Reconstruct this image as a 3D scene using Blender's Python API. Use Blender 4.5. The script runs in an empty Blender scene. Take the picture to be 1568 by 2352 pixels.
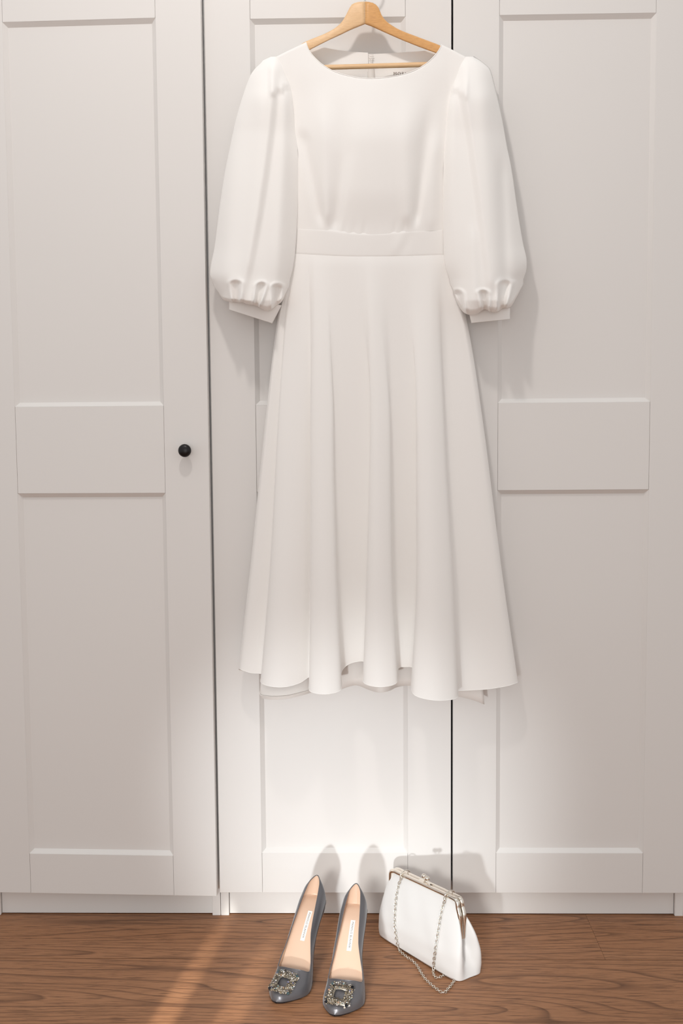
import bpy, bmesh, math, random
import numpy as np
from mathutils import Matrix, Vector

random.seed(7)
SC = bpy.context.scene
COL = SC.collection

# ------------------------------------------------------------------ camera
CX, CY, CZ = 0.31974, -2.34159, 1.08382
YAW, PITCH, ROLL, FPX = 0.02152, 0.08708, -0.00787, 2600.0
_right = np.array([math.cos(YAW), math.sin(YAW), 0.0])
_fwd0 = np.array([-math.sin(YAW), math.cos(YAW), 0.0])
_up0 = np.array([0, 0, 1.0])
FWD = _fwd0 * math.cos(PITCH) - _up0 * math.sin(PITCH)
_upc = _up0 * math.cos(PITCH) + _fwd0 * math.sin(PITCH)
RIGHT = _right * math.cos(ROLL) + _upc * math.sin(ROLL)
UP = _upc * math.cos(ROLL) - _right * math.sin(ROLL)
CAM = np.array([CX, CY, CZ])
cd = bpy.data.cameras.new('camera')
cam = bpy.data.objects.new('camera', cd)
COL.objects.link(cam)
cd.sensor_fit = 'VERTICAL'
cd.sensor_height = 36.0
cd.lens = FPX * 36.0 / 2352.0
cd.clip_start = 0.02
m = Matrix.Identity(4)
for i in range(3):
    m[i][0], m[i][1], m[i][2], m[i][3] = RIGHT[i], UP[i], -FWD[i], CAM[i]
cam.matrix_world = m
SC.camera = cam

# ------------------------------------------------------------------ light
SC.view_settings.view_transform = 'Standard'
SC.view_settings.look = 'None'
SC.view_settings.gamma = 1.0
SC.view_settings.use_curve_mapping = False
SC.view_settings.exposure = 0.0
wd = bpy.data.worlds.new('room_daylight')
SC.world = wd
wd.use_nodes = True
wd.node_tree.nodes['Background'].inputs[0].default_value = (1.0, 0.98, 0.96, 1)
wd.node_tree.nodes['Background'].inputs[1].default_value = 0.655


def aim(o, loc, target):
    d = Vector(target) - Vector(loc)
    o.location = loc
    o.rotation_euler = d.to_track_quat('-Z', 'Y').to_euler()


def area(name, loc, target, size, power, color=(1, 1, 1), spread=180):
    l = bpy.data.lights.new(name, 'AREA')
    l.shape = 'DISK'
    l.size = size
    l.energy = power
    l.color = color
    l.spread = math.radians(spread)
    o = bpy.data.objects.new(name, l)
    COL.objects.link(o)
    aim(o, loc, target)
    return o


def spot(name, loc, target, angle, blend, power, radius, color=(1, 1, 1), sx=1.0):
    l = bpy.data.lights.new(name, 'SPOT')
    l.spot_size = math.radians(angle)
    l.spot_blend = blend
    l.energy = power
    l.shadow_soft_size = radius
    l.color = color
    o = bpy.data.objects.new(name, l)
    COL.objects.link(o)
    aim(o, loc, target)
    o.scale = (sx, 1, 1)
    return o


area('ceiling_lamp', (0.05, -1.05, 2.66), (0.3, 0.0, 1.3), 0.11, 7.6, (1.0, 0.94, 0.89))
area('ceiling_bounce', (-0.55, -1.30, 2.62), (0.20, 0.0, 1.2), 1.3, 1.8, (1.0, 0.97, 0.95))
area('front_fill', (0.10, -3.8, 0.95), (0.3, 0.0, 0.5), 1.7, 15.0, (1.0, 0.98, 0.96))  # added fill lamp, lifts the plinth and lower doors; no actual window
spot('low_lamp', (-0.11, -2.5, 0.15), (0.30, 0.0, 0.27), 22.0, 1.0, 114.0, 0.045, (0.94, 0.985, 1.0))
spot('floor_pool_lamp', (-0.15, -2.5, 0.80), (0.29, -0.34, 0.0), 15.0, 1.0, 235.0, 0.26, (1.0, 0.97, 0.92))
spot('streak_lamp', (-0.385, -2.5, 0.85), (-0.052, -0.42, 0.0), 9.4, 1.0, 430.0, 0.006, (1.0, 0.98, 0.90), 0.16)
spot('streak_lamp', (-0.30, -2.5, 0.85), (0.062, -0.44, 0.0), 8.8, 1.0, 290.0, 0.006, (1.0, 0.98, 0.90), 0.20)


# ------------------------------------------------------------------ helpers
def ray(px, py):
    return FWD + RIGHT * (px - 784.0) / FPX - UP * (py - 1176.0) / FPX


def at(px, py, Y):
    d = ray(px, py)
    return CAM + d * ((Y - CY) / d[1])


def gp(px, py, z=0.0):
    d = ray(px, py)
    return CAM + d * ((z - CZ) / d[2])


def onplane(px, py, p0, n):
    d = ray(px, py)
    t = np.dot(np.array(p0) - CAM, n) / np.dot(d, n)
    return CAM + d * t


def pchip(xs, ys, x):
    xs = np.asarray(xs, float); ys = np.asarray(ys, float); x = np.asarray(x, float)
    h = np.diff(xs); dl = np.diff(ys) / h
    m = np.zeros(len(xs))
    for i in range(1, len(xs) - 1):
        if dl[i - 1] * dl[i] > 0:
            w1 = 2 * h[i] + h[i - 1]; w2 = h[i] + 2 * h[i - 1]
            m[i] = (w1 + w2) / (w1 / dl[i - 1] + w2 / dl[i])
    m[0], m[-1] = dl[0], dl[-1]
    xc = np.clip(x, xs[0], xs[-1])
    k = np.clip(np.searchsorted(xs, xc, side='right') - 1, 0, len(h) - 1)
    t = (xc - xs[k]) / h[k]
    return ((2 * t**3 - 3 * t**2 + 1) * ys[k] + (t**3 - 2 * t**2 + t) * h[k] * m[k]
            + (-2 * t**3 + 3 * t**2) * ys[k + 1] + (t**3 - t**2) * h[k] * m[k + 1])


def catmull(P, n, closed=False):
    P = np.asarray(P, float); N = len(P); out = []
    segs = N if closed else N - 1
    for i in range(segs):
        if closed:
            p0, p1, p2, p3 = P[(i - 1) % N], P[i], P[(i + 1) % N], P[(i + 2) % N]
        else:
            p1, p2 = P[i], P[i + 1]
            p0 = P[i - 1] if i > 0 else 2 * p1 - p2
            p3 = P[i + 2] if i + 2 < N else 2 * p2 - p1
        for k in range(n):
            t = k / n
            out.append(.5 * (2 * p1 + (p2 - p0) * t + (2 * p0 - 5 * p1 + 4 * p2 - p3) * t * t
                             + (3 * p1 - p0 - 3 * p2 + p3) * t**3))
    if not closed:
        out.append(P[-1])
    return np.array(out)


def sstep(a, b, x):
    t = np.clip((np.asarray(x, float) - a) / (b - a), 0, 1)
    return t * t * (3 - 2 * t)


def tag(o, label=None, cat=None, group=None, kind=None):
    if label: o['label'] = label
    if cat: o['category'] = cat
    if group: o['group'] = group
    if kind: o['kind'] = kind
    return o


def empty(name, loc, parent=None):
    o = bpy.data.objects.new(name, None)
    o.empty_display_size = 0.02
    COL.objects.link(o)
    o.location = loc
    WLOC[o.name] = Matrix.Translation(Vector(loc))
    return o


WLOC = {}


def setparent(o, parent):
    """children keep world coordinates in their mesh; every ancestor only translates"""
    o.parent = parent
    inv = WLOC.get(parent.name, Matrix.Identity(4)).inverted()
    o.matrix_parent_inverse = inv


def link(name, me, mat, parent=None):
    o = bpy.data.objects.new(name, me)
    COL.objects.link(o)
    if mat is not None:
        me.materials.append(mat)
    if parent is not None:
        setparent(o, parent)
    return o


def mesh_obj(name, verts, faces, mat, parent=None, smooth=True, recalc=True, merge=0.0):
    me = bpy.data.meshes.new(name)
    me.from_pydata([tuple(map(float, v)) for v in verts], [], faces)
    if recalc or merge:
        bm = bmesh.new(); bm.from_mesh(me)
        if merge:
            bmesh.ops.remove_doubles(bm, verts=bm.verts, dist=merge)
        if recalc:
            bmesh.ops.recalc_face_normals(bm, faces=bm.faces)
        bm.to_mesh(me); bm.free()
    me.polygons.foreach_set('use_smooth', [smooth] * len(me.polygons))
    me.update()
    return link(name, me, mat, parent)


def gridfaces(nr, nc, closed_u=False, closed_v=False, off=0):
    f = []
    for r in range(nr if closed_v else nr - 1):
        r2 = (r + 1) % nr
        for c in range(nc if closed_u else nc - 1):
            c2 = (c + 1) % nc
            f.append((off + r * nc + c, off + r * nc + c2, off + r2 * nc + c2, off + r2 * nc + c))
    return f


def grid_obj(name, rows, mat, parent=None, closed_u=False, closed_v=False, merge=0.0, thick=0.0, caps=False, recalc=True):
    rows = np.asarray(rows, float)
    nr, nc = rows.shape[:2]
    V = rows.reshape(-1, 3)
    F = gridfaces(nr, nc, closed_u, closed_v)
    if caps:
        F = F + [tuple(range(nc)), tuple((nr - 1) * nc + i for i in reversed(range(nc)))]
    o = mesh_obj(name, V, F, mat, parent, merge=merge, recalc=recalc)
    if thick:
        md = o.modifiers.new('thickness', 'SOLIDIFY')
        md.thickness = thick
        md.offset = 0
    return o


def tube_rows(path, r, n=8, closed=False):
    P = np.asarray(path, float); N = len(P)
    r = np.full(N, r) if np.isscalar(r) else np.asarray(r, float)
    rows = []
    nrm = None
    for i in range(N):
        if closed:
            t = P[(i + 1) % N] - P[i - 1]
        else:
            t = P[min(i + 1, N - 1)] - P[max(i - 1, 0)]
        t = t / (np.linalg.norm(t) + 1e-12)
        if nrm is None:
            a = np.array([0, 0, 1.0]) if abs(t[2]) < .9 else np.array([1.0, 0, 0])
            nrm = np.cross(t, a)
        nrm = nrm - t * np.dot(nrm, t)
        nrm /= np.linalg.norm(nrm) + 1e-12
        b = np.cross(t, nrm)
        rows.append([P[i] + r[i] * (nrm * math.cos(2 * math.pi * k / n) + b * math.sin(2 * math.pi * k / n)) for k in range(n)])
    return np.array(rows)


def tube(name, path, r, mat, parent=None, n=8, closed=False):
    return grid_obj(name, tube_rows(path, r, n, closed), mat, parent, closed_u=True, closed_v=closed, caps=not closed)


def box_bm(bm, a, b, bev=0.0, seg=2):
    x0, y0, z0 = a; x1, y1, z1 = b
    vs = [bm.verts.new(p) for p in ((x0, y0, z0), (x1, y0, z0), (x1, y1, z0), (x0, y1, z0),
                                    (x0, y0, z1), (x1, y0, z1), (x1, y1, z1), (x0, y1, z1))]
    fs = [bm.faces.new([vs[i] for i in q]) for q in ((0, 3, 2, 1), (4, 5, 6, 7), (0, 1, 5, 4), (1, 2, 6, 5), (2, 3, 7, 6), (3, 0, 4, 7))]
    if bev:
        es = list({e for f in fs for e in f.edges})
        bmesh.ops.bevel(bm, geom=es, offset=bev, segments=seg, affect='EDGES', profile=0.5)


def bm_obj(name, bm, mat, parent=None, smooth=False):
    bmesh.ops.recalc_face_normals(bm, faces=bm.faces)
    me = bpy.data.meshes.new(name)
    bm.to_mesh(me); bm.free()
    me.polygons.foreach_set('use_smooth', [smooth] * len(me.polygons))
    return link(name, me, mat, parent)


def box(name, a, b, mat, parent=None, bev=0.0008):
    bm = bmesh.new()
    box_bm(bm, a, b, bev)
    return bm_obj(name, bm, mat, parent)


def lathe(name, prof, mat, M=None, parent=None, n=32):
    rows = []
    for r, z in prof:
        rows.append([(r * math.cos(2 * math.pi * k / n), r * math.sin(2 * math.pi * k / n), z) for k in range(n)])
    rows = np.array(rows)
    if M is not None:
        rows = np.array([[tuple(M @ Vector(p)) for p in row] for row in rows])
    return grid_obj(name, rows, mat, parent, closed_u=True, caps=True)


def text_mesh(body, size, spacing=1.0):
    cu = bpy.data.curves.new('lettering', 'FONT')
    cu.body = body
    cu.size = size
    cu.space_character = spacing
    cu.align_x = 'CENTER'
    cu.align_y = 'CENTER'
    cu.resolution_u = 3
    to = bpy.data.objects.new('lettering', cu)
    COL.objects.link(to)
    dg = bpy.context.evaluated_depsgraph_get()
    me = bpy.data.meshes.new_from_object(to.evaluated_get(dg))
    bpy.data.objects.remove(to)
    bpy.data.curves.remove(cu)
    return me


# ------------------------------------------------------------------ materials
def mat(name, color, rough=0.5, metal=0.0, spec=0.5, sheen=0.0, coat=0.0):
    mt = bpy.data.materials.new(name)
    mt.use_nodes = True
    b = mt.node_tree.nodes['Principled BSDF']
    b.inputs['Base Color'].default_value = (*color, 1)
    b.inputs['Roughness'].default_value = rough
    b.inputs['Metallic'].default_value = metal
    b.inputs['Specular IOR Level'].default_value = spec
    b.inputs['Sheen Weight'].default_value = sheen
    b.inputs['Coat Weight'].default_value = coat
    return mt, mt.node_tree.nodes, mt.node_tree.links, b


def add_noise_bump(N, L, b, scale, strength, dist=0.001, stretch=None, coord='Object'):
    tc = N.new('ShaderNodeTexCoord')
    src = tc.outputs[coord]
    if stretch:
        mp = N.new('ShaderNodeMapping')
        mp.inputs['Scale'].default_value = stretch
        L.new(src, mp.inputs['Vector']); src = mp.outputs['Vector']
    nz = N.new('ShaderNodeTexNoise')
    nz.inputs['Scale'].default_value = scale
    nz.inputs['Detail'].default_value = 3
    L.new(src, nz.inputs['Vector'])
    bp = N.new('ShaderNodeBump')
    bp.inputs['Strength'].default_value = strength
    bp.inputs['Distance'].default_value = dist
    L.new(nz.outputs['Fac'], bp.inputs['Height'])
    L.new(bp.outputs['Normal'], b.inputs['Normal'])
    return nz


def paint(name, color, rough):
    mt, N, L, b = mat(name, color, rough, spec=0.4)
    nz = add_noise_bump(N, L, b, 420, 0.05, 0.0004)
    tc = N.new('ShaderNodeTexCoord')
    n2 = N.new('ShaderNodeTexNoise')
    n2.inputs['Scale'].default_value = 2.5
    L.new(tc.outputs['Object'], n2.inputs['Vector'])
    mx = N.new('ShaderNodeMix'); mx.data_type = 'RGBA'
    mx.inputs['A'].default_value = (*[c * 0.985 for c in color], 1)
    mx.inputs['B'].default_value = (*[min(1, c * 1.01) for c in color], 1)
    L.new(n2.outputs['Fac'], mx.inputs['Factor'])
    L.new(mx.outputs['Result'], b.inputs['Base Color'])
    return mt


M_DOOR = paint('white_door_foil', (0.80, 0.782, 0.765), 0.42)
M_FRAME = paint('white_frame_foil', (0.86, 0.85, 0.835), 0.45)
M_WALL = paint('wall_paint', (0.78, 0.76, 0.73), 0.8)


def cloth_mat(name, color, rough=0.85, sheen=0.25, scale=1500, bump=0.12):
    mt, N, L, b = mat(name, color, rough, spec=0.2, sheen=sheen)
    b.inputs['Sheen Roughness'].default_value = 0.5
    tc = N.new('ShaderNodeTexCoord')
    bumps = []
    for st in ((1, 1, .35), (.35, 1, 1)):
        mp = N.new('ShaderNodeMapping'); mp.inputs['Scale'].default_value = st
        L.new(tc.outputs['Object'], mp.inputs['Vector'])
        nz = N.new('ShaderNodeTexNoise'); nz.inputs['Scale'].default_value = scale
        L.new(mp.outputs['Vector'], nz.inputs['Vector'])
        bumps.append(nz)
    ad = N.new('ShaderNodeMath'); ad.operation = 'ADD'
    L.new(bumps[0].outputs['Fac'], ad.inputs[0]); L.new(bumps[1].outputs['Fac'], ad.inputs[1])
    bp = N.new('ShaderNodeBump'); bp.inputs['Strength'].default_value = bump; bp.inputs['Distance'].default_value = 0.0003
    L.new(ad.outputs[0], bp.inputs['Height']); L.new(bp.outputs['Normal'], b.inputs['Normal'])
    return mt


M_DRESS = cloth_mat('ivory_crepe', (0.935, 0.92, 0.90))
M_LINING = cloth_mat('ivory_lining', (0.88, 0.85, 0.82), 0.6, 0.1)
M_LABEL = cloth_mat('white_woven_label', (0.85, 0.83, 0.80), 0.5, 0.0)
M_SATIN = cloth_mat('white_satin', (0.75, 0.745, 0.74), 0.42, 0.15, 2200, 0.06)
M_INK, *_ = mat('brown_ink', (0.16, 0.10, 0.08), 0.6)
M_INK2, *_ = mat('dark_ink', (0.09, 0.10, 0.11), 0.6)


def wood_mat(name, c_dark, c_mid, c_light, sx, sy, rough, wave=9.0, axis='Y', pore=0.5, rings=0.6, spec=0.4, pf=(9, 170), pr=(.42, .66)):
    """grain runs along local X (axis='Y' = bands across Y)"""
    mt, N, L, b = mat(name, c_mid, rough, spec=spec)
    tc = N.new('ShaderNodeTexCoord')
    oi = N.new('ShaderNodeObjectInfo')
    off = N.new('ShaderNodeVectorMath'); off.operation = 'SCALE'
    off.inputs[0].default_value = (7.3, 3.1, 1.7)
    L.new(oi.outputs['Random'], off.inputs['Scale'])
    ad = N.new('ShaderNodeVectorMath'); ad.operation = 'ADD'
    L.new(tc.outputs['Object'], ad.inputs[0]); L.new(off.outputs['Vector'], ad.inputs[1])

    def mapped(s):
        mp = N.new('ShaderNodeMapping'); mp.inputs['Scale'].default_value = s
        L.new(ad.outputs['Vector'], mp.inputs['Vector'])
        return mp.outputs['Vector']

    def sc(a, bb):
        return (a, bb, bb) if axis == 'Y' else (a, bb, bb)
    # cathedral rings
    n0 = N.new('ShaderNodeTexNoise'); n0.inputs['Scale'].default_value = 1.0; n0.inputs['Detail'].default_value = 1.0
    n0.inputs['Roughness'].default_value = 0.4
    L.new(mapped(sc(sx * .7, sy * 7.0)), n0.inputs['Vector'])
    mul = N.new('ShaderNodeMath'); mul.operation = 'MULTIPLY'; mul.inputs[1].default_value = wave
    L.new(n0.outputs['Fac'], mul.inputs[0])
    fr = N.new('ShaderNodeMath'); fr.operation = 'FRACT'
    L.new(mul.outputs[0], fr.inputs[0])
    rr = N.new('ShaderNodeValToRGB')
    rr.color_ramp.elements[0].position = 0.0; rr.color_ramp.elements[0].color = (1, 1, 1, 1)
    rr.color_ramp.elements[1].position = 0.26; rr.color_ramp.elements[1].color = (0, 0, 0, 1)
    e = rr.color_ramp.elements.new(0.95); e.color = (0, 0, 0, 1)
    e = rr.color_ramp.elements.new(1.0); e.color = (1, 1, 1, 1)
    L.new(fr.outputs[0], rr.inputs['Fac'])
    # broken by fine streaks
    n1 = N.new('ShaderNodeTexNoise'); n1.inputs['Scale'].default_value = 1.0; n1.inputs['Detail'].default_value = 3.0
    n1.inputs['Roughness'].default_value = 0.62
    L.new(mapped(sc(sx * pf[0], sy * pf[1])), n1.inputs['Vector'])
    r1 = N.new('ShaderNodeValToRGB')
    r1.color_ramp.elements[0].position = pr[0]; r1.color_ramp.elements[0].color = (0, 0, 0, 1)
    r1.color_ramp.elements[1].position = pr[1]; r1.color_ramp.elements[1].color = (1, 1, 1, 1)
    L.new(n1.outputs['Fac'], r1.inputs['Fac'])
    mm = N.new('ShaderNodeMath'); mm.operation = 'MULTIPLY'
    L.new(rr.outputs['Color'], mm.inputs[0])
    mp2 = N.new('ShaderNodeMapRange'); mp2.inputs['To Min'].default_value = 0.62; mp2.inputs['To Max'].default_value = 1.0
    L.new(r1.outputs['Color'], mp2.inputs['Value'])
    L.new(mp2.outputs['Result'], mm.inputs[1])
    ringf = N.new('ShaderNodeMath'); ringf.operation = 'MULTIPLY'; ringf.inputs[1].default_value = rings
    L.new(mm.outputs[0], ringf.inputs[0])
    poref = N.new('ShaderNodeMath'); poref.operation = 'MULTIPLY'; poref.inputs[1].default_value = pore
    L.new(r1.outputs['Color'], poref.inputs[0])
    mxm = N.new('ShaderNodeMath'); mxm.operation = 'MAXIMUM'
    L.new(ringf.outputs[0], mxm.inputs[0]); L.new(poref.outputs[0], mxm.inputs[1])
    # broad tone
    n2 = N.new('ShaderNodeTexNoise'); n2.inputs['Scale'].default_value = 1.0; n2.inputs['Detail'].default_value = 2
    L.new(mapped(sc(sx * 1.3, sy * 22)), n2.inputs['Vector'])
    mA = N.new('ShaderNodeMix'); mA.data_type = 'RGBA'
    mA.inputs['A'].default_value = (*c_mid, 1); mA.inputs['B'].default_value = (*c_light, 1)
    L.new(n2.outputs['Fac'], mA.inputs['Factor'])
    mB = N.new('ShaderNodeMix'); mB.data_type = 'RGBA'
    mB.inputs['B'].default_value = (*c_dark, 1)
    L.new(mA.outputs['Result'], mB.inputs['A'])
    L.new(mxm.outputs[0], mB.inputs['Factor'])
    L.new(mB.outputs['Result'], b.inputs['Base Color'])
    bp = N.new('ShaderNodeBump'); bp.inputs['Strength'].default_value = 0.25; bp.inputs['Distance'].default_value = 0.0006
    bp.invert = True
    L.new(mxm.outputs[0], bp.inputs['Height']); L.new(bp.outputs['Normal'], b.inputs['Normal'])
    return mt


M_FLOOR = wood_mat('oiled_oak', (0.082, 0.033, 0.016), (0.318, 0.146, 0.069), (0.405, 0.202, 0.102), 1.0, 1.0, 0.48, wave=22, pore=0.62, rings=1.0, spec=0.3, pf=(18, 380), pr=(.50, .63))
M_SUB, *_ = mat('subfloor', (0.03, 0.018, 0.012), 0.9)
M_BEECH_L = wood_mat('beech_light', (0.55, 0.30, 0.14), (0.80, 0.52, 0.28), (0.86, 0.60, 0.35), 6, 6, 0.38, wave=5, pore=0.35, rings=0.2)
M_BEECH_R = wood_mat('beech_amber', (0.45, 0.20, 0.06), (0.72, 0.38, 0.14), (0.78, 0.44, 0.18), 6, 6, 0.38, wave=5, pore=0.4, rings=0.25)
M_STEEL, *_ = mat('polished_steel', (0.78, 0.77, 0.75), 0.18, 1.0)
M_FRAMEMETAL, *_ = mat('polished_pale_gold', (0.86, 0.80, 0.72), 0.09, 1.0)
M_CHAIN, *_ = mat('chain_metal', (0.80, 0.76, 0.68), 0.16, 1.0)
M_KNOB, *_ = mat('black_bronze', (0.012, 0.011, 0.012), 0.33, 0.4)
M_SHOE, _n, _l, _b = mat('grey_satin', (0.128, 0.124, 0.133), 0.34, 0.45, sheen=0.45)
_b.inputs['Sheen Roughness'].default_value = 0.35
_b.inputs['Sheen Tint'].default_value = (0.8, 0.85, 0.9, 1)
add_noise_bump(_n, _l, _b, 2500, 0.06, 0.0002)
M_SKIN, _n, _l, _b = mat('nude_leather', (0.68, 0.49, 0.365), 0.33)
add_noise_bump(_n, _l, _b, 900, 0.05, 0.0003)
M_SOLE, *_ = mat('sole_edge', (0.02, 0.018, 0.02), 0.35)


def crystal_mat():
    mt, N, L, b = mat('smoky_crystal', (0.6, 0.5, 0.38), 0.10, 0.75)
    at_ = N.new('ShaderNodeAttribute'); at_.attribute_name = 'tint'
    L.new(at_.outputs['Color'], b.inputs['Base Color'])
    return mt


M_CRYSTAL = crystal_mat()
M_SETTING, *_ = mat('gunmetal_setting', (0.28, 0.25, 0.21), 0.3, 0.9)

# ------------------------------------------------------------------ floor, wall
P = 0.4985            # door pitch
ROWW = 0.26
floor = box('floor', (-2.6, -4.6, -0.030), (3.3, 0.64, -0.0142), M_SUB, bev=0)
tag(floor, 'brown oak plank floor in front of the white wardrobes', None, None, 'structure')
jx = gp(1366, 2150)[0]
k = 0
for row in range(-2, 18):
    y1 = -0.172 + ROWW * (1 - row) - 0.0
    y0 = y1 - ROWW
    if y1 > 0.64: y1 = 0.64
    if row == -2: y0 = 0.348
    offs = jx if row == 0 else (1.12 if row == 1 else jx + (0.9 + 0.63 * row) % 2.2)
    xs = sorted({-2.6, 3.3} | {offs + 2.2 * q for q in range(-4, 4) if -2.55 < offs + 2.2 * q < 3.25})
    for a, b_ in zip(xs[:-1], xs[1:]):
        bm = bmesh.new()
        box_bm(bm, (0.00025, 0.0008, -0.014), (b_ - a - 0.00025, y1 - y0 - 0.0008, 0.0), 0)
        o = bm_obj('plank', bm, M_FLOOR, floor)
        o.location = (a, y0, 0)
wall = box('wall_back', (-2.2, 0.64, -0.03), (2.9, 0.70, 2.75), M_WALL, bev=0)
tag(wall, 'white wall behind the wardrobes', None, None, 'structure')

# ------------------------------------------------------------------ wardrobes
ZB, ZT = 0.0613, 2.006
S = 0.0917             # stile width
CH = 0.0088            # chamfer
Z4, Z3, Z2, Z1 = 1.8722, 1.1020, 0.9222, 0.1489
YF = 0.024             # front of the carcass


def wedge(bm, A0, A1, B0, B1, C0, C1):
    v = [bm.verts.new(p) for p in (A0, A1, B1, B0, C0, C1)]
    bm.faces.new((v[0], v[1], v[2], v[3]))
    bm.faces.new((v[0], v[3], v[4]))
    bm.faces.new((v[1], v[5], v[2]))


def make_door(parent, X, yaw, width=P - 0.004, knob_side=None):
    R = Matrix.Translation((X, 0, 0)) @ Matrix.Rotation(-yaw, 4, 'Z')

    def fin(name, bm, par, mt=M_DOOR):
        bm.transform(R)
        return bm_obj(name, bm, mt, par)
    bm = bmesh.new()
    box_bm(bm, (0, 0.0092, ZB), (width, 0.0182, ZT), 0.0006, 1)
    door = fin('door', bm, parent)
    for side in (0, 1):
        bm = bmesh.new()
        x0, x1 = (0, S) if side == 0 else (width - S, width)
        box_bm(bm, (x0, 0, ZB), (x1, 0.0092, ZT), 0.0009, 2)
        xe, sg = (S, 1) if side == 0 else (width - S, -1)
        for a, b_ in ((Z1, Z2), (Z3, Z4)):
            wedge(bm, (xe, 0.0007, a), (xe, 0.0007, b_), (xe + sg * CH, CH, a + CH), (xe + sg * CH, CH, b_ - CH), (xe, CH, a), (xe, CH, b_))
        fin('stile', bm, door)
    for a, b_, lo, hi in ((ZB, Z1, 0, 1), (Z2, Z3, 1, 1), (Z4, ZT, 1, 0)):
        bm = bmesh.new()
        g = 0.0004
        box_bm(bm, (S + g, 0.0005, a), (width - S - g, 0.0092, b_), 0.0005, 1)
        if hi:
            wedge(bm, (S, 0.0007, b_), (width - S, 0.0007, b_), (S + CH, CH, b_ + CH), (width - S - CH, CH, b_ + CH), (S, CH, b_), (width - S, CH, b_))
        if lo:
            wedge(bm, (S, 0.0007, a), (width - S, 0.0007, a), (S + CH, CH, a - CH), (width - S - CH, CH, a - CH), (S, CH, a), (width - S, CH, a))
        fin('rail', bm, door)
    for a, b_ in ((Z1, Z2), (Z3, Z4)):
        bm = bmesh.new()
        box_bm(bm, (S + CH * .9, CH - 0.0002, a + CH * .9), (width - S - CH * .9, 0.0096, b_ - CH * .9), 0)
        fin('panel', bm, door)
    if knob_side is not None:
        kp = at(424.5, 1035, -0.040)
        prof = [(0.0001, 0.0), (0.0085, 0.0), (0.0085, 0.0015), (0.0058, 0.003), (0.0052, 0.010), (0.0072, 0.0135), (0.0115, 0.0160),
                (0.0131, 0.0190), (0.0134, 0.0215), (0.0128, 0.0243), (0.0108, 0.0268), (0.0072, 0.0286), (0.0035, 0.0293), (0.0001, 0.0295)]
        lx = (kp[0] - X) / math.cos(yaw)
        Mk = R @ Matrix.Translation((lx, 0.0, kp[2])) @ Matrix.Rotation(math.pi / 2, 4, 'X')
        kn = lathe('knob', prof, M_KNOB, Mk, door)
        tag(kn, 'round black knob')
    return door


def wardrobe(x0, x1, label, ndoors, yaw0):
    w = empty('wardrobe', ((x0 + x1) / 2, 0.3, 0))
    tag(w, label, 'wardrobe', None)
    T = 0.018
    D0, D1 = YF, 0.60
    box('side_panel', (x0 + .0005, D0, 0), (x0 + T, D1, 2.012), M_FRAME, w, 0.0006)
    box('side_panel', (x1 - T, D0, 0), (x1 - .0005, D1, 2.012), M_FRAME, w, 0.0006)
    e = 0.0009
    box('plinth', (x0 + T + e, D0 + .008, 0.0015), (x1 - T - e, D0 + .024, 0.060), M_FRAME, w, 0.0005)
    box('bottom_shelf', (x0 + T, D0 + .002, 0.060), (x1 - T, D1, 0.078), M_FRAME, w, 0)
    box('top_panel', (x0 + T, D0 + .002, 1.994), (x1 - T, D1, 2.012), M_FRAME, w, 0)
    box('back_panel', (x0 + T, D1 - .006, 0.078), (x1 - T, D1, 1.994), M_SUB, w, 0)
    for q in range(ndoors):
        make_door(w, x0 + 0.002 + q * P, yaw0, knob_side=(1 if ndoors == 1 else None))
    return w


wardrobe(-P, 0.0, 'narrow white wardrobe on the left, single panelled door slightly ajar with a black knob', 1, 0.0374)
wardrobe(0.0, 2 * P, 'wide white two-door wardrobe that the ivory dress hangs in front of', 2, 0.0)

# ------------------------------------------------------------------ dress
dress = empty('dress', (0.335, -0.07, 0.53))
tag(dress, 'ivory midi dress with puffed sleeves hanging from a wooden hanger against the wardrobe', 'dress')


def front_y(px, py):
    """depth of the flat-hanging front cloth, before folds"""
    s = np.clip((np.asarray(px, float) - 848) / 182, -1, 1)
    B = pchip([95, 150, 230, 330, 430, 530, 590], [.004, .012, .030, .044, .042, .032, .030], py)
    base = pchip([95, 150, 230, 590], [.063, .062, .055, .046], py)
    return -(base + B * (1 - s * s))


def gline(px, py, pts, w, amp, y0, y1, soft=40):
    ys = [p[1] for p in pts]; xs = [p[0] for p in pts]
    xc = np.interp(py, ys, xs)
    a = amp * sstep(y0 - soft, y0, py) * (1 - sstep(y1, y1 + min(soft, 42), py))
    ww = np.interp(py, [ys[0], ys[-1]], w)
    return a * np.exp(-((px - xc) / ww)**2)


# --- bodice front: Coons patch over shoulder line, neckline, armholes and waist
def polyline_param(pts, n):
    pts = np.asarray(pts, float)
    d = np.r_[0, np.cumsum(np.linalg.norm(np.diff(pts, axis=0), axis=1))]
    t = np.linspace(0, d[-1], n)
    return np.c_[np.interp(t, d, pts[:, 0]), np.interp(t, d, pts[:, 1])]


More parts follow.
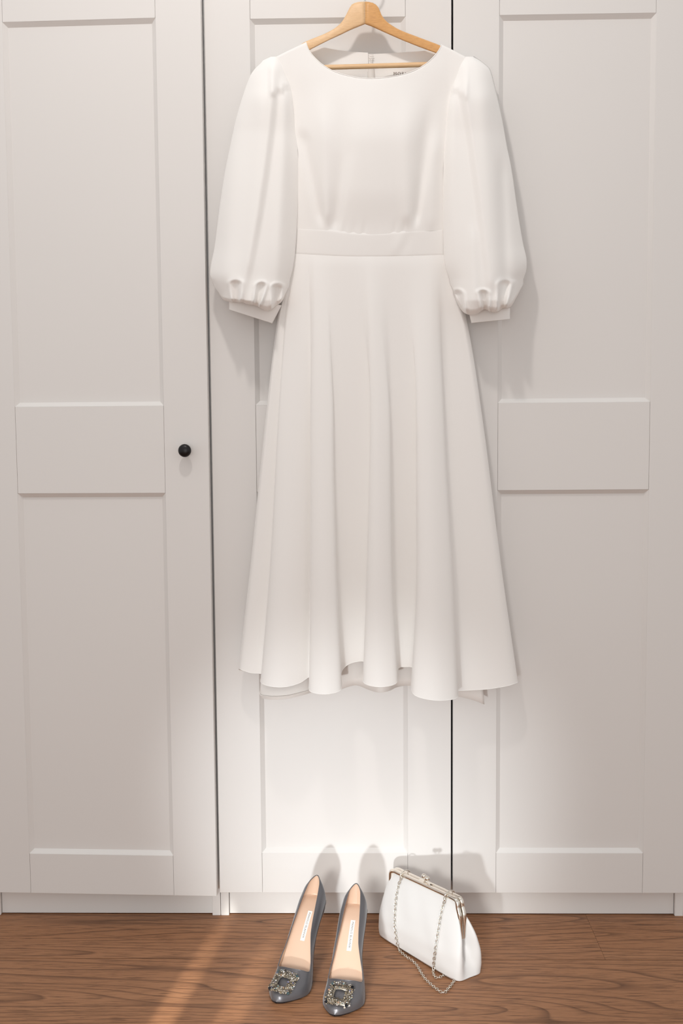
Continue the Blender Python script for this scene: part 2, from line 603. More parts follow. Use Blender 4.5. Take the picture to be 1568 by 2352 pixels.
NECK = catmull([(702, 97), (709, 115), (722, 132), (741, 149), (765, 163), (795, 173), (828, 179), (858, 180), (893, 177), (925, 171), (955, 160), (980, 145), (998, 128), (1009, 113), (1014, 102)], 6)
sh_l = polyline_param([(634, 130), (660, 117), (702, 97)], 17)
sh_r = polyline_param([(1014, 102), (1040, 115), (1068, 130)], 17)
neck = polyline_param(NECK, 80)
top = np.r_[sh_l[:-1], neck, sh_r[1:]]
nc = len(top)
LEFT = catmull([(634, 130), (648, 165), (662, 205), (668, 250), (675, 300), (684, 345), (684, 380), (683, 440), (681, 527)], 8)
RIGHT_B = catmull([(1068, 130), (1056, 165), (1043, 207), (1034, 260), (1024, 320), (1018, 370), (1017, 420), (1018, 470), (1019, 529)], 8)
nr = 72
left = polyline_param(LEFT, nr)
rightb = polyline_param(RIGHT_B, nr)
WTOP = catmull([(681, 525), (743, 528), (790, 534), (850, 538), (905, 535), (960, 530), (1019, 527)], 10)
uw = np.r_[np.linspace(0, .18, 17)[:-1], np.linspace(.18, .82, 80), np.linspace(.82, 1, 17)[1:]]
wx = np.linspace(681, 1019, 61)
bot = np.c_[681 + 338 * uw, np.interp(681 + 338 * uw, WTOP[:, 0], WTOP[:, 1])]
rows = np.zeros((nr, nc, 2))
for r in range(nr):
    v = r / (nr - 1)
    for c in range(nc):
        u = uw[c]
        rows[r, c] = ((1 - v) * top[c] + v * bot[c] + (1 - u) * left[r] + u * rightb[r]
                      - ((1 - u) * (1 - v) * top[0] + u * (1 - v) * top[-1] + (1 - u) * v * bot[0] + u * v * bot[-1]))
PX, PY = rows[..., 0], rows[..., 1]
Yd = front_y(PX, PY)
Yd = Yd + gline(PX, PY, [(678, 230), (700, 330), (741, 530)], [16, 9], 0.0062, 330, 488)      # valley left of left dart
Yd = Yd - gline(PX, PY, [(738, 180), (746, 380), (752, 530)], [26, 8], 0.0058, 300, 488, 120)   # ridge
Yd = Yd + gline(PX, PY, [(782, 200), (790, 350), (768, 530)], [24, 11], 0.0060, 330, 505, 120)
Yd = Yd - gline(PX, PY, [(940, 190), (932, 350), (936, 530)], [30, 12], 0.0055, 300, 488, 120)
Yd = Yd + gline(PX, PY, [(992, 200), (976, 330), (953, 530)], [22, 7], 0.0085, 330, 488, 120)
Yd = Yd - gline(PX, PY, [(1005, 300), (990, 530)], [16, 14], 0.004, 350, 500, 60)
for xx, aa in ((790, .0012), (812, .001), (836, .0012), (905, .001), (925, .0012)):
    Yd = Yd + aa * np.exp(-((PX - xx - (530 - PY) * 0.15) / 5)**2) * sstep(495, 530, PY)
fr3 = np.zeros((nr, nc, 3))
for r in range(nr):
    for c in range(nc):
        fr3[r, c] = at(PX[r, c], PY[r, c], Yd[r, c])
# rolled inner edge at the neckline and shoulder
roll = np.array([at(top[c][0], top[c][1] + (1.0 if 16 <= c <= nc - 17 else 0), Yd[0, c] + 0.004) for c in range(nc)])
roll2 = np.array([at(top[c][0], top[c][1] + (14 if 16 <= c <= nc - 17 else 0), Yd[0, c] + (0.0055 if 16 <= c <= nc - 17 else 0.009)) for c in range(nc)])
bodice = grid_obj('bodice', np.concatenate([[roll2], [roll], fr3]), M_DRESS, dress)
nb = np.array([fr3[0, c] + np.array([0, 0.0002, 0]) for c in range(16, nc - 16)])
tube('neckline_binding', nb, 0.0010, M_DRESS, dress, 8)

# --- bodice back, left and right of the zip opening
def back_piece(topline, x_in, flip):
    tl = polyline_param(topline, 26)
    rws = []
    for r in range(30):
        v = r / 29
        row = []
        for c in range(26):
            u = c / 25
            x = tl[c][0] * (1 - v) + (np.interp(u, [0, 1], [684, 851.2] if not flip else [853.4, 1016])) * v
            y = tl[c][1] * (1 - v) + 530 * v
            wob = 0.004 * math.sin(x * .05 + y * .035) * sstep(120, 190, y)
            row.append(at(x, y, -0.021 - 0.014 * sstep(0.0, .28, u if not flip else 1 - u) * 0 - wob - 0.008 * (1 - sstep(0, .3, (u if not flip else 1 - u))) * (1 - v * .4)))
        rws.append(row)
    return grid_obj('back_bodice', rws, M_DRESS, dress)


back_piece([(634, 131), (700, 101), (716, 111), (738, 108), (775, 115), (810, 119), (845, 121)], 845, False)
back_piece([(857, 124), (900, 122), (945, 119), (972, 117), (1000, 112), (1012, 106), (1068, 131)], 857, True)
zt = [[at(x0 - 9 + 0 * k, y, -0.0185), at(x0 + 9, y, -0.0185)] for k, (x0, y) in enumerate([(850, 124), (851, 150), (852.5, 180), (853, 300), (853, 500)])]
grid_obj('zip', zt, M_LINING, dress, thick=0.001)
for yy in (129.5, 134):
    tube('hook_loop', [at(846, yy - 2.5, -0.024), at(849, yy - 0.5, -0.026), at(855, yy, -0.026), at(858, yy - 0.5, -0.024)], 0.0006, M_LINING, dress, 6)
# brand label inside the back neck
lab = [[at(x, y + (x - 895) * 0.02, -0.0221 - 0.004 * math.sin(x * .05 + y * .035) * float(sstep(120, 190, y))) for x in np.linspace(884, 946, 12)] for y in (162.5, 170, 178, 186, 196)]
nl = grid_obj('neck_label', lab, M_DRESS, dress)
tag(nl, 'white woven neck label with brown lettering')
tm = text_mesh('MORI', 0.0088, 1.25)
lp = at(917.5, 171.0, -0.0275)
for v in tm.vertices:
    x, y = v.co.x, v.co.y
    v.co = (lp[0] + x, lp[1] + 0.0005, lp[2] + 0.0014 + y - 0.02 * x)
link('lettering', tm, M_INK, nl)

# --- waistband
wb_top = np.array([(x, np.interp(x, WTOP[:, 0], WTOP[:, 1])) for x in np.linspace(680, 1019.5, 60)])
wbx = np.linspace(676, 1021, 60)
WBOT = catmull([(676, 582), (740, 586), (790, 588.5), (850, 589), (930, 588), (1021, 585)], 10)
wb_bot = np.c_[wbx, np.interp(wbx, WBOT[:, 0], WBOT[:, 1])]
rws = []
for v, d in ((-.05, .0008), (0, .0001), (.025, -.0003), (.08, -.0004), (.3, -.0005), (.5, -.0005), (.7, -.0005), (.92, -.0004), (.975, -.0003), (1.0, .0001), (1.05, .0008)):
    row = []
    for c in range(60):
        p = wb_top[c] * (1 - v) + wb_bot[c] * v
        yy = front_y(p[0], p[1]) + d
        yy += max(0, math.sin(math.pi * min(max(v, 0), 1))) * (-0.0018 * math.exp(-((p[0] - 905 - (585 - p[1]) * .35) / 9)**2) + 0.0014 * math.exp(-((p[0] - 925 - (585 - p[1]) * .35) / 8)**2))
        row.append(at(p[0], p[1], yy))
    for c in range(59, -1, -6):
        p = wb_top[c] * (1 - v) + wb_bot[c] * v
        row.append(at(p[0], p[1], -0.022))
    rws.append(row)
grid_obj('waistband', rws, M_DRESS, dress, closed_u=True)

# --- skirt: closed fluted tube
HEM = [(551, 1537, -.045), (560, 1541, -.052), (578, 1546, -.056), (601, 1548, -.056), (599.5, 1556, -.072), (600, 1569, -.098), (622, 1577, -.116), (655, 1578, -.118), (688, 1569, -.104), (711, 1555, -.086),
       (709, 1578, -.106), (715, 1590, -.130), (747, 1595, -.142), (778, 1588, -.132), (785, 1574, -.112), (783, 1548, -.086), (794, 1530, -.066), (815, 1521, -.060), (838, 1521, -.066),
       (834, 1548, -.090), (837, 1570, -.120), (872, 1578, -.136), (908, 1571, -.122), (913, 1553, -.096), (915, 1535, -.070), (930, 1532, -.064), (950, 1536, -.076),
       (944, 1570, -.102), (952, 1597, -.136), (998, 1609, -.152), (1042, 1606, -.136), (1052, 1596, -.110), (1049, 1588, -.080), (1072, 1586, -.064), (1120, 1583, -.060), (1163, 1576, -.055), (1182, 1570, -.047)]
BACK = [(1189, 1567, -.034), (1178, 1563, -.020), (1100, 1560, -.0155), (1000, 1556, -.0155), (850, 1552, -.0155), (700, 1552, -.0155), (600, 1546, -.0155), (556, 1540, -.022), (548, 1537, -.033)]
T_H = [551, 600, 655, 710, 747, 784, 834, 873, 913, 945, 998, 1051, 1182]
T_3 = [581, 622, 668, 713, 739, 771, 843, 868, 900, 958, 994, 1039, 1143]
T_2 = [614, 640, 682, 713, 731, 764, 850, 868, 896, 957, 988, 1020, 1101]
T_15 = [640, 655, 690, 714, 723, 765, 845, 860, 891, 956, 988, 1013, 1066]
T_1 = [674.5, 684, 700, 712, 719, 762, 838, 853, 886, 950, 985, 1006, 1022.5]
lev = [0.0, 0.16, 0.385, 0.722, 1.0]


IDX = dict(zip([0, 3, 7, 9, 12, 15, 17, 19, 22, 24, 26, 29, 32, 36], [674.5, 681, 697, 708, 722, 757, 795, 832, 858, 888, 920, 985, 1008, 1022.5]))


def fmap(x, T):
    xc = min(max(x, T_H[0]), T_H[-1])
    return float(np.interp(xc, T_H, T)) + (x - xc)


rws = []
for v in np.r_[-0.012, np.linspace(0, 1, 34)]:
    ctrl = []
    vv = max(v, 0)
    g = vv**1.0
    for n_, (hx, hy, hY) in enumerate(HEM + BACK):
        isb = n_ >= len(HEM)
        px = float(pchip(lev, [fmap(hx, T_1), fmap(hx, T_15), fmap(hx, T_2), fmap(hx, T_3), hx], vv))
        if not isb:
            w_ = 1 - float(sstep(0.0, .40, vv))
            px += (float(np.interp(n_, list(IDX), list(IDX.values()))) - fmap(hx, T_1)) * w_
        y_top = float(np.interp(px, WBOT[:, 0], WBOT[:, 1])) - .6
        py = y_top + (hy - y_top) * v
        Yw = float(front_y(px, 590)) if not isb else (-0.022 if 1 < n_ - len(HEM) < 7 else -0.034)
        Y = Yw * (1 - g) + hY * g
        if v < 0: Y += 0.003
        ctrl.append(at(px, py, Y))
    rws.append(catmull(ctrl, 4, closed=True))
skirt = grid_obj('skirt', rws, M_DRESS, dress, closed_u=True)
tube('hem_edge', np.array(rws[-1]), 0.0005, M_DRESS, skirt, 6, closed=True)
# lining / inner back layer seen below the hem
LIN = [(597, 1594, -.066), (599, 1603, -.082), (625, 1607, -.098), (660, 1605, -.100), (698, 1596, -.088), (720, 1590, -.072), (748, 1591, -.060), (757, 1595, -.056), (790, 1581, -.046), (818, 1574, -.042), (846, 1584, -.060),
       (870, 1591, -.088), (893, 1587, -.080), (913, 1578, -.052), (945, 1575, -.046), (985, 1586, -.060), (1035, 1597, -.066), (1054, 1600, -.058), (1085, 1608, -.048), (1112, 1618, -.042)]
rws = []
for v in np.linspace(0, 1, 10):
    ctrl = [at(fmap(x, T_H) * (v) + (fmap(x, T_3) * .8 + x * .2) * (1 - v), 1400 + (y - 1400) * v, Y * v + (-.036) * (1 - v)) for x, y, Y in LIN]
    rws.append(catmull(ctrl, 4))
lo = grid_obj('skirt_lining', rws, M_LINING, dress, thick=0.001)
hl = [at(x, y - 6.5, Y - 0.0008) for x, y, Y in LIN[:6]]
tube('hem_seam', catmull(hl, 5), 0.0009, M_LINING, lo, 6)


# --- sleeves
def sleeve(edgeL, edgeR, fold, step, bottom, eyes, y_mid, side, flap, cuff, ridges):
    """edge lists are (y, x); fold is (y, x) of the long pleat; side = -1 left sleeve, +1 right sleeve"""
    NF, NBk = 84, 18
    eLy, eLx = zip(*edgeL); eRy, eRx = zip(*edgeR)
    fy, fx = zip(*fold)
    ytop = max(eLy[0], eRy[0])
    bt = catmull(bottom, 8)
    bt = polyline_param(bt, NF)
    ys = list(np.linspace(ytop, y_mid, 62))
    rows_ = []

    def depth(px, py, xl, xr):
        s = np.clip((px - (xl + xr) / 2) / max((xr - xl) / 2, 1e-3), -1, 1)
        b = np.interp(py, [130, 150, 220, 400, 600, 690, 740], [.004, .014, .030, .042, .056, .060, .045])
        base = np.interp(py, [130, 160, 300, 600, 740], [.058, .054, .042, .045, .050])
        d = base + b * (1 - abs(s)**2.6)
        xf = np.interp(py, fy, fx)
        up = -side * (px - xf) if side < 0 else (px - xf)
        outer = (xf - px) if side < 0 else (px - xf)
        # the outer cloth stands proud of the long pleat
        a = np.interp(py, [131, 145, 190, 230, 420, 600, 700], [0, .15, .75, 1, .9, .65, .5])
        d += step * a * sstep(-15, 6.0, outer) * np.exp(-max(outer, 0) / 60.0)
        d += .012 * np.clip((s * -side + 1) / 2, 0, 1)**2 * sstep(150, 260, py)
        for pts, w, amp, y0, y1 in ridges:
            d += float(gline(px, py, pts, w, amp, y0, y1, 60))
        if flap is not None:
            (ax, ay), (bx, by) = flap
            t = (px - ax) / (bx - ax)
            tw = float(sstep(-.5, -.05, t) * (1 - sstep(.75, 1.5, t)))
            if tw > 0:
                yl = ay + (by - ay) * t
                d += 0.006 * tw * (1 - sstep(yl - 0.5, yl + 2.5, py)) * sstep(135, 160, py)
        for (ex, ey), (qx, qy), w, amp in eyes:
            t = (py - ey) / (qy - ey)
            if t > -0.3:
                xc = ex + (qx - ex) * max(t, 0)
                ww = w * (1 - .45 * min(max(t, 0), 1))
                dx = (px - xc) / ww
                if t < 0.15:
                    rr = math.hypot(dx, (py - (ey + .15 * (qy - ey))) / (.15 * (qy - ey) + 1e-6))
                else:
                    rr = abs(dx)
                d -= amp * (.58 + .25 * float(sstep(.2, .8, t))) * (1 - sstep(.25, 1.25, rr))
                d += amp * (.22 + .35 * float(sstep(.2, .8, t))) * math.exp(-((rr - 1.55) / .45)**2) * sstep(-.3, .1, t)
        return -d

    def backY(py):
        return float(np.interp(py, [130, 200, 400, 620, 740], [-.046, -.034, -.026, -.028, -.036]))
    sh = 5.0 if side > 0 else 1.0
    for y in ys:
        xl = float(pchip(eLy, eLx, y)); xr = float(pchip(eRy, eRx, y))
        row = []
        for c in range(NF):
            u = c / (NF - 1)
            u = .5 - .5 * math.cos(math.pi * u) * (.35) - (.5 - u) * .65 if False else u
            x = xl + (xr - xl) * u
            row.append(at(x, y, float(depth(x, y, xl, xr))))
        for c in range(NBk):
            u = 1 - (c + .5) / NBk
            bul = math.sin(math.pi * u)
            x = xl + (xr - xl + (sh if side > 0 else 0)) * u - (0 if side > 0 else 1.5 * (1 - u))
            row.append(at(x, y, backY(y) * bul**.5 + (-.042) * (1 - bul**.5)))
        rows_.append(row)
    xl0 = float(pchip(eLy, eLx, y_mid)); xr0 = float(pchip(eRy, eRx, y_mid))
    for k_, v in enumerate(np.linspace(0, 1, 34)[1:]):
        row = []
        for c in range(NF):
            u = c / (NF - 1)
            x0 = xl0 + (xr0 - xl0) * u
            x = x0 * (1 - v) + bt[c][0] * v + (0)
            if u < .08 or u > .92:   # keep the silhouette convex
                w_ = (1 - u / .08) if u < .08 else (u - .92) / .08
                x += (-1 if u < .5 else 1) * 2.5 * math.sin(math.pi * v)**2 * w_
            y = y_mid * (1 - v) + bt[c][1] * v
            d = float(depth(x, y, xl0 * (1 - v) + bt[0][0] * v, xr0 * (1 - v) + bt[-1][0] * v))
            d += 0.022 * max(0, v - .84)**2 / .16**2
            row.append(at(x, y, d))
        for c in range(NBk):
            u = 1 - (c + .5) / NBk
            bul = math.sin(math.pi * u)
            xa = xl0 * (1 - v) + bt[0][0] * v; xb = xr0 * (1 - v) + bt[-1][0] * v
            x = xa + (xb - xa + (sh * (1 - v) if side > 0 else 0)) * u
            yb = y_mid * (1 - v) + np.interp(u, np.linspace(0, 1, NF), bt[:, 1]) * v - 6 * v * bul
            row.append(at(x, yb, backY(yb) * bul**.5 + (-.044) * (1 - bul**.5)))
        rows_.append(row)
    # turn under to the cuff
    lastrow = rows_[-1]
    (c1, c2, c3, c4) = cuff            # top-left, top-right, bottom-right, bottom-left in pixels
    cc = at((c1[0] + c2[0]) / 2, (c1[1] + c2[1]) / 2 - 6, -0.064)
    for f_ in (.35, .7):
        rows_.append([np.array(p) * (1 - f_ * .45) + cc * (f_ * .45) + np.array([0, 0, 0.010 * f_]) for p in lastrow])
    sl = grid_obj('sleeve', rows_, M_DRESS, dress, closed_u=True)
    # cuff: flattened ring
    rws_ = []
    NCf = 28
    for v in (-.35, 0, .25, .5, .75, .96, 1.0, .96, .4):
        inner = 0.0018 if len(rws_) >= 7 else 0.0
        row = []
        for c in range(NCf * 2):
            if c < NCf:
                u = c / (NCf - 1); front = True
            else:
                u = 1 - (c - NCf) / (NCf - 1); front = False
            x = (c1[0] * (1 - u) + c2[0] * u) * (1 - v) + (c4[0] * (1 - u) + c3[0] * u) * v
            y = (c1[1] * (1 - u) + c2[1] * u) * (1 - v) + (c4[1] * (1 - u) + c3[1] * u) * v
            bl = math.sin(math.pi * min(max(u, .002), .998))**.6
            yc = -0.052
            row.append(at(x, y, yc - (.014 * bl - inner) if front else yc + (.012 * bl - inner) + 0.002))
        rws_.append(row)
    cf = grid_obj('cuff', rws_, M_DRESS, sl, closed_u=True)
    return sl


sleeve(
    [(130, 622), (134, 610), (146, 598), (158, 585), (175, 574), (192, 567), (230, 554), (280, 540), (340, 527), (400, 515), (490, 502), (570, 492), (610, 484), (632, 482), (645, 487)],
    [(130, 641), (150, 648), (175, 657), (203, 668), (250, 674), (300, 680), (345, 687), (370, 688.5), (440, 686), (500, 683), (568, 679), (614, 673), (645, 665)],
    [(130, 633), (160, 631), (215, 627.5), (300, 620), (400, 607), (500, 592), (600, 573), (690, 556)], 0.0125,
    [(503, 674), (511, 687), (522, 692), (546, 695.5), (557, 695), (567, 699), (585, 702), (598, 708), (611, 714.5), (622, 712), (630, 706), (640, 699), (649, 690), (657, 672)],
    [((541, 645), (543, 700), 11, .014), ((601, 650), (588, 706), 9.5, .016), ((637, 654), (632, 712), 10.5, .015)],
    640, -1, ((628, 215), (661, 199.5)),
    ((526, 690), (641, 712), (625, 743), (526, 711)),
    [([(545, 200), (520, 500), (515, 640)], [22, 26], .006, 200, 640), ([(600, 300), (575, 600)], [16, 16], .003, 250, 600), ([(655, 260), (640, 620)], [14, 16], .006, 240, 640)])
sleeve(
    [(130, 1060), (150, 1055), (175, 1048), (206, 1037), (260, 1028), (330, 1020), (380, 1017), (507, 1017), (584, 1019), (610, 1022.5), (645, 1033)],
    [(130, 1084), (134, 1092), (143, 1104), (157, 1121), (175, 1128), (198, 1134), (230, 1142), (275, 1152), (340, 1164), (380, 1172.5), (490, 1189), (560, 1201), (603, 1209.5), (615, 1209), (645, 1200)],
    [(130, 1079), (170, 1072), (222, 1067), (270, 1075), (320, 1083), (430, 1098), (530, 1110), (600, 1118), (690, 1128)], 0.0125,
    [(1039, 662), (1047, 690), (1060, 714), (1074, 722.5), (1086, 723.5), (1096, 721), (1106, 714), (1115, 712), (1125, 716), (1136, 718), (1144, 716), (1156, 709), (1172, 706), (1186, 683), (1196, 664)],
    [((1050, 668), (1064, 726), 9.5, .015), ((1109, 668), (1116, 716), 9.5, .016), ((1160, 646), (1150, 714), 11.5, .017)],
    640, 1, ((1042, 206), (1068, 221.5)),
    ((1076, 716), (1171, 706), (1171, 733), (1082, 742)),
    [([(1038, 260), (1030, 620)], [14, 16], .005, 240, 640), ([(1110, 240), (1130, 640)], [22, 22], .005, 240, 640), ([(1150, 300), (1162, 640)], [12, 14], -.006, 400, 640), ([(1085, 450), (1090, 690)], [12, 12], .004, 560, 680)])

# ------------------------------------------------------------------ hanger
hanger = empty('clothes_hanger', tuple(at(838, 55, -0.05)))
tag(hanger, 'beech wood clothes hanger inside the neck of the ivory dress', 'hanger')


def arm(topl, botl, sgn, mt):
    n = 30
    T = polyline_param(catmull(topl, 8), n); B = polyline_param(catmull(botl, 8), n)
    rws_ = []
    for i in range(n):
        w_ = i / (n - 1)
        yc = -0.052 + 0.006 * w_
        th = 0.0105 * (1 - .35 * w_)
        row = []
        for k_ in range(20):
            a = 2 * math.pi * k_ / 20
            cx_, sy_ = math.cos(a), math.sin(a)
            ex = .35
            v = math.copysign(abs(sy_)**ex, sy_); d = math.copysign(abs(cx_)**ex, cx_)
            p = T[i] * (.5 + .5 * v) + B[i] * (.5 - .5 * v)
            row.append(at(p[0], p[1], yc - th * d))
        rws_.append(row)
    # local grain coordinates: put the origin on the arm and align X with it
    o = grid_obj('arm', rws_, mt, hanger, closed_u=True, caps=True)
    return o


arm([(838, 3.5), (822, 4.5), (809, 9), (803, 17), (795, 33), (784, 51), (768, 65), (744, 78), (700, 96), (686, 106), (656, 127)],
    [(838, 55.5), (822, 62), (805, 69), (780, 81), (756, 92), (732, 104), (709, 116), (690, 126), (672, 136), (657, 143)], -1, M_BEECH_L)
arm([(838.2, 3.5), (852, 5), (862, 9.5), (870, 19), (877, 36), (891, 52), (919, 69), (968, 88), (1012, 105), (1026, 115), (1050, 131)],
    [(838.2, 55.5), (854, 61.5), (875, 71), (919, 90.5), (945, 101), (968, 110), (1003, 123), (1018, 131), (1034, 141), (1049, 146)], 1, M_BEECH_R)
tube('trouser_bar', [at(672, 157.5, -0.045), at(760, 154.5, -0.045), at(852, 152, -0.045), at(985, 148, -0.045), at(1040, 146.5, -0.045)], 0.0049, M_BEECH_L, hanger, 12)
hp = at(838, 5, -0.052)
hook = [hp + np.array([0, 0, -0.004]), hp + np.array([0, 0, .02]), hp + np.array([0, 0, .038])]
ctr = hp + np.array([0.0, 0, .060])
for a in np.linspace(-90, 170, 16):
    hook.append(ctr + np.array([.021 * math.cos(math.radians(a)), 0, .021 * math.sin(math.radians(a))]))
tube('hook', catmull(hook, 3), 0.0019, M_STEEL, hanger, 10)

odh = empty('over_door_hook', (hp[0], 0.0, 1.97))
tag(odh, 'metal over-door hook that carries the wooden hanger', 'hook')
zt_ = ctr[2] + .021 - .0019
sx0 = hp[0]
strap = [(sx0, .0215, 1.93), (sx0, .0215, ZT + .0016), (sx0, -.0014, ZT + .0016), (sx0, -.0014, zt_ - .006)]
bm = bmesh.new()
box_bm(bm, (sx0 - .012, .0196, 1.94), (sx0 + .012, .0212, ZT + .003), 0)
box_bm(bm, (sx0 - .012, -.0022, ZT + .0014), (sx0 + .012, .0212, ZT + .003), 0)
box_bm(bm, (sx0 - .012, -.0022, zt_ - .03), (sx0 + .012, -.0004, ZT + .003), 0)
bm_obj('strap', bm, M_STEEL, odh)
peg = [np.array([sx0, -.0022, zt_ - .026]), np.array([sx0, -.03, zt_ - .012]), np.array([sx0, -.044, zt_ - .0055]), np.array([sx0, -.052, zt_ - .0038]), np.array([sx0, -.062, zt_ - .002]), np.array([sx0, -.068, zt_ + .006])]
tube('peg', catmull(peg, 5), 0.003, M_STEEL, odh, 10)


# ------------------------------------------------------------------ shoes
def gem_cluster(pts, normals, sizes, tints, name, parent, mt):
    V, F, C = [], [], []
    for p, n_, s, tnt in zip(pts, normals, sizes, tints):
        n_ = n_ / np.linalg.norm(n_)
        a = np.cross(n_, [0.3, 0.5, 0.81]); a /= np.linalg.norm(a)
        b_ = np.cross(n_, a)
        ph = random.random() * 6.28
        base = len(V)
        k_ = 6
        for rr, hh in ((.55, -.35), (1.0, .15), (.58, .62)):
            for q in range(k_):
                t = ph + 2 * math.pi * (q + (.5 if hh > .5 else 0)) / k_
                V.append(p + s * (rr * (math.cos(t) * a + math.sin(t) * b_) + hh * n_))
                C.append(tnt)
        for lvl in (0, 1):
            for q in range(k_):
                q2 = (q + 1) % k_
                F.append((base + lvl * k_ + q, base + lvl * k_ + q2, base + (lvl + 1) * k_ + q2, base + (lvl + 1) * k_ + q))
        F.append(tuple(base + 2 * k_ + q for q in range(k_)))
    o = mesh_obj(name, V, F, mt, parent, smooth=False)
    ca = o.data.color_attributes.new('tint', 'FLOAT_COLOR', 'POINT')
    ca.data.foreach_set('color', [x for c in C for x in (*c, 1.0)])
    return o


def make_shoe(toe, heel, label, mirror, seed):
    toe = np.array(toe); heel = np.array(heel)
    ex = (toe - heel)[:2]; L = float(np.linalg.norm(ex)); ex = np.array([*(ex / L), 0.0])
    ez = np.array([0, 0, 1.0]); ey = np.cross(ez, ex)          # ey = viewer's right when ex points at the viewer
    O = np.array([heel[0], heel[1], 0.0])

    def W(s, y, z):
        bend = 0.0062 * math.sin(min(max((s - .42) / .58, 0), 1)**1.1 * math.pi)   # inner/outer curve
        return O + ex * (s * L) + ey * (y + bend) + ez * z
    hs = lambda s: float(pchip([0, .06, .15, .25, .35, .45, .55, .63, .70, .80, .92, 1.0], [.1205, .1190, .1110, .0950, .0755, .0530, .0300, .0150, .0066, .0026, .0026, .0034], s))

    def ws(s):
        if s < .10:
            return 0.0255 * math.sqrt(max(0, 1 - ((.10 - s) / .10)**2))
        return float(pchip([.10, .20, .32, .42, .52, .60, .68, .75, .82, .89, .95, .985, 1.0], [.0255, .0268, .0268, .0280, .0312, .0350, .0378, .0385, .0352, .0270, .0170, .0092, .0002], s))
    ST = .735
    E = .80
    Rb = lambda s: float(pchip([0, .03, .08, .16, .28, .42, .52, .60, 1], [.34, .40, .47, .55, .65, .76, .85, .89, .89], s))
    Tl = lambda s: float(pchip([0, .03, .08, .16, .28, .45, .60], [.0425, .0390, .0345, .0285, .0255, .0245, .0258], s))
    HV = lambda s: float(pchip([.60, .66, .74, .82, .90, .955, .985, 1.0], [.052, .0455, .0375, .0305, .0225, .0155, .0100, .0010], s))

    def Hs(s):
        if s >= .60: return HV(s)
        k_ = math.sin(math.acos(Rb(s)**(1 / E)))
        return Tl(s) / k_

    def yo(s):
        if s >= ST: return 0.0
        base = Rb(s)
        if s > ST - .11:
            base *= math.sqrt(max(0, 1 - ((s - (ST - .11)) / .11)**2.7))
        return base
    shoe = empty('high_heeled_shoe', tuple(O + ex * L * .5))
    tag(shoe, label, 'shoe', 'pair of grey satin pumps')
    svals = np.r_[np.linspace(0, 1, 14)[:-1]**2 * .10, np.linspace(.10, .62, 22)[:-1], np.linspace(.62, ST, 18), np.linspace(ST, .95, 18)[1:], 1 - .05 * np.linspace(1, 0, 12)[1:]**1.8]
    NP = 18

    def surf(inset, dz=0.0, lift=0.0):
        out = []
        for s in svals:
            w_ = max(ws(s) - inset, .0001); h = hs(s) + dz; H = max(Hs(s) - inset, .0004)
            r = yo(s)
            amax = math.acos(r**(1 / E)) if r > 0 else math.pi / 2
            row = []
            for side in (-1, 1):
                rng = range(NP + 1) if side < 0 else range(NP, -1, -1)
                for k_ in rng:
                    a = amax * k_ / NP
                    y = side * w_ * math.cos(a)**E
                    z = h + H * math.sin(a)**1.0 + lift
                    row.append(W(s + (0 if s > .1 else 0), y, z))
            out.append(row)
        return np.array(out)

    def shell(name, rows_, sv, mt):
        rr_, cc_ = rows_.shape[:2]
        F = [f for f in gridfaces(rr_, cc_) if not (f[0] % cc_ == NP and sv[f[0] // cc_] < ST - 1e-6)]
        return mesh_obj(name, rows_.reshape(-1, 3), F, mt, shoe, merge=1e-5)
    outer = surf(0.0)
    inner = surf(0.0013, 0.0008)
    shell('upper', outer, svals, M_SHOE)
    # lining: only the part of the shell behind and under the opening
    keep = [i for i, s in enumerate(svals) if s <= .90]
    shell('lining', inner[keep], svals[keep], M_SKIN)
    # topline edge
    loop = [outer[i][NP] for i, s in enumerate(svals) if s <= ST] + [outer[i][NP + 1] for i, s in reversed(list(enumerate(svals))) if s < ST]
    loop = [p for i, p in enumerate(loop) if i == 0 or np.linalg.norm(p - loop[i - 1]) > 1e-5]
    tube('topline_binding', np.array(loop), 0.0009, M_SHOE, shoe, 6, closed=True)
    # insole
    rws_ = []
    for s in svals:
        if s > .97: break
        w_ = max(ws(s) - .0016, .0002)
        rws_.append([W(s, w_ * t, hs(s) + .0016 + .0022 * abs(t)**4 - 0.0016 * math.exp(-((s - .14) / .07)**2) * (1 - t * t)) for t in np.linspace(-1, 1, 15)])
    insole = grid_obj('insole', rws_, M_SKIN, shoe)
    # sole
    rws_ = []
    for s in svals:
        if s < .02: continue
        w_ = ws(s) + .0004
        h = hs(s)
        b_ = h - .0028 if s < .62 else max(h - .006, .0003)
        b_ = float(np.interp(s, [.0, .58, .68, .92, 1.0], [h - .0030, h - .0032, .0004, .0004, .0012]))
        k2 = .90 if s > .62 else .985
        rws_.append([W(s, -w_, h + .0006), W(s, -w_ * k2, b_), W(s, 0, b_), W(s, w_ * k2, b_), W(s, w_, h + .0006)])
    grid_obj('sole', rws_, M_SOLE, shoe)
    # stiletto heel
    rws_ = []
    n_ = 20
    for q, (z_, c_, lx, ly) in enumerate(((.1175, .100, .100, .0245), (.104, .100, .098, .0238), (.092, .096, .084, .0200), (.078, .104, .058, .0145), (.060, .122, .040, .0098), (.038, .146, .031, .0072), (.018, .167, .025, .0056), (.0016, .182, .023, .0050), (.0, .183, .0225, .0048))):
        row = []
        for k_ in range(n_):
            a = 2 * math.pi * k_ / n_
            s = c_ + lx * math.cos(a)
            zz = z_ if q > 1 else min(z_, hs(max(s, 0)) - (.001 if q == 0 else .004 + 0.006 * (q)))
            row.append(W(s, ly * math.sin(a), zz))
        rws_.append(row)
    grid_obj('heel', rws_, M_SHOE, shoe, closed_u=True, caps=True)
    # printed label on the insole
    s0, s1 = .195, .405
    yc = 0.0015

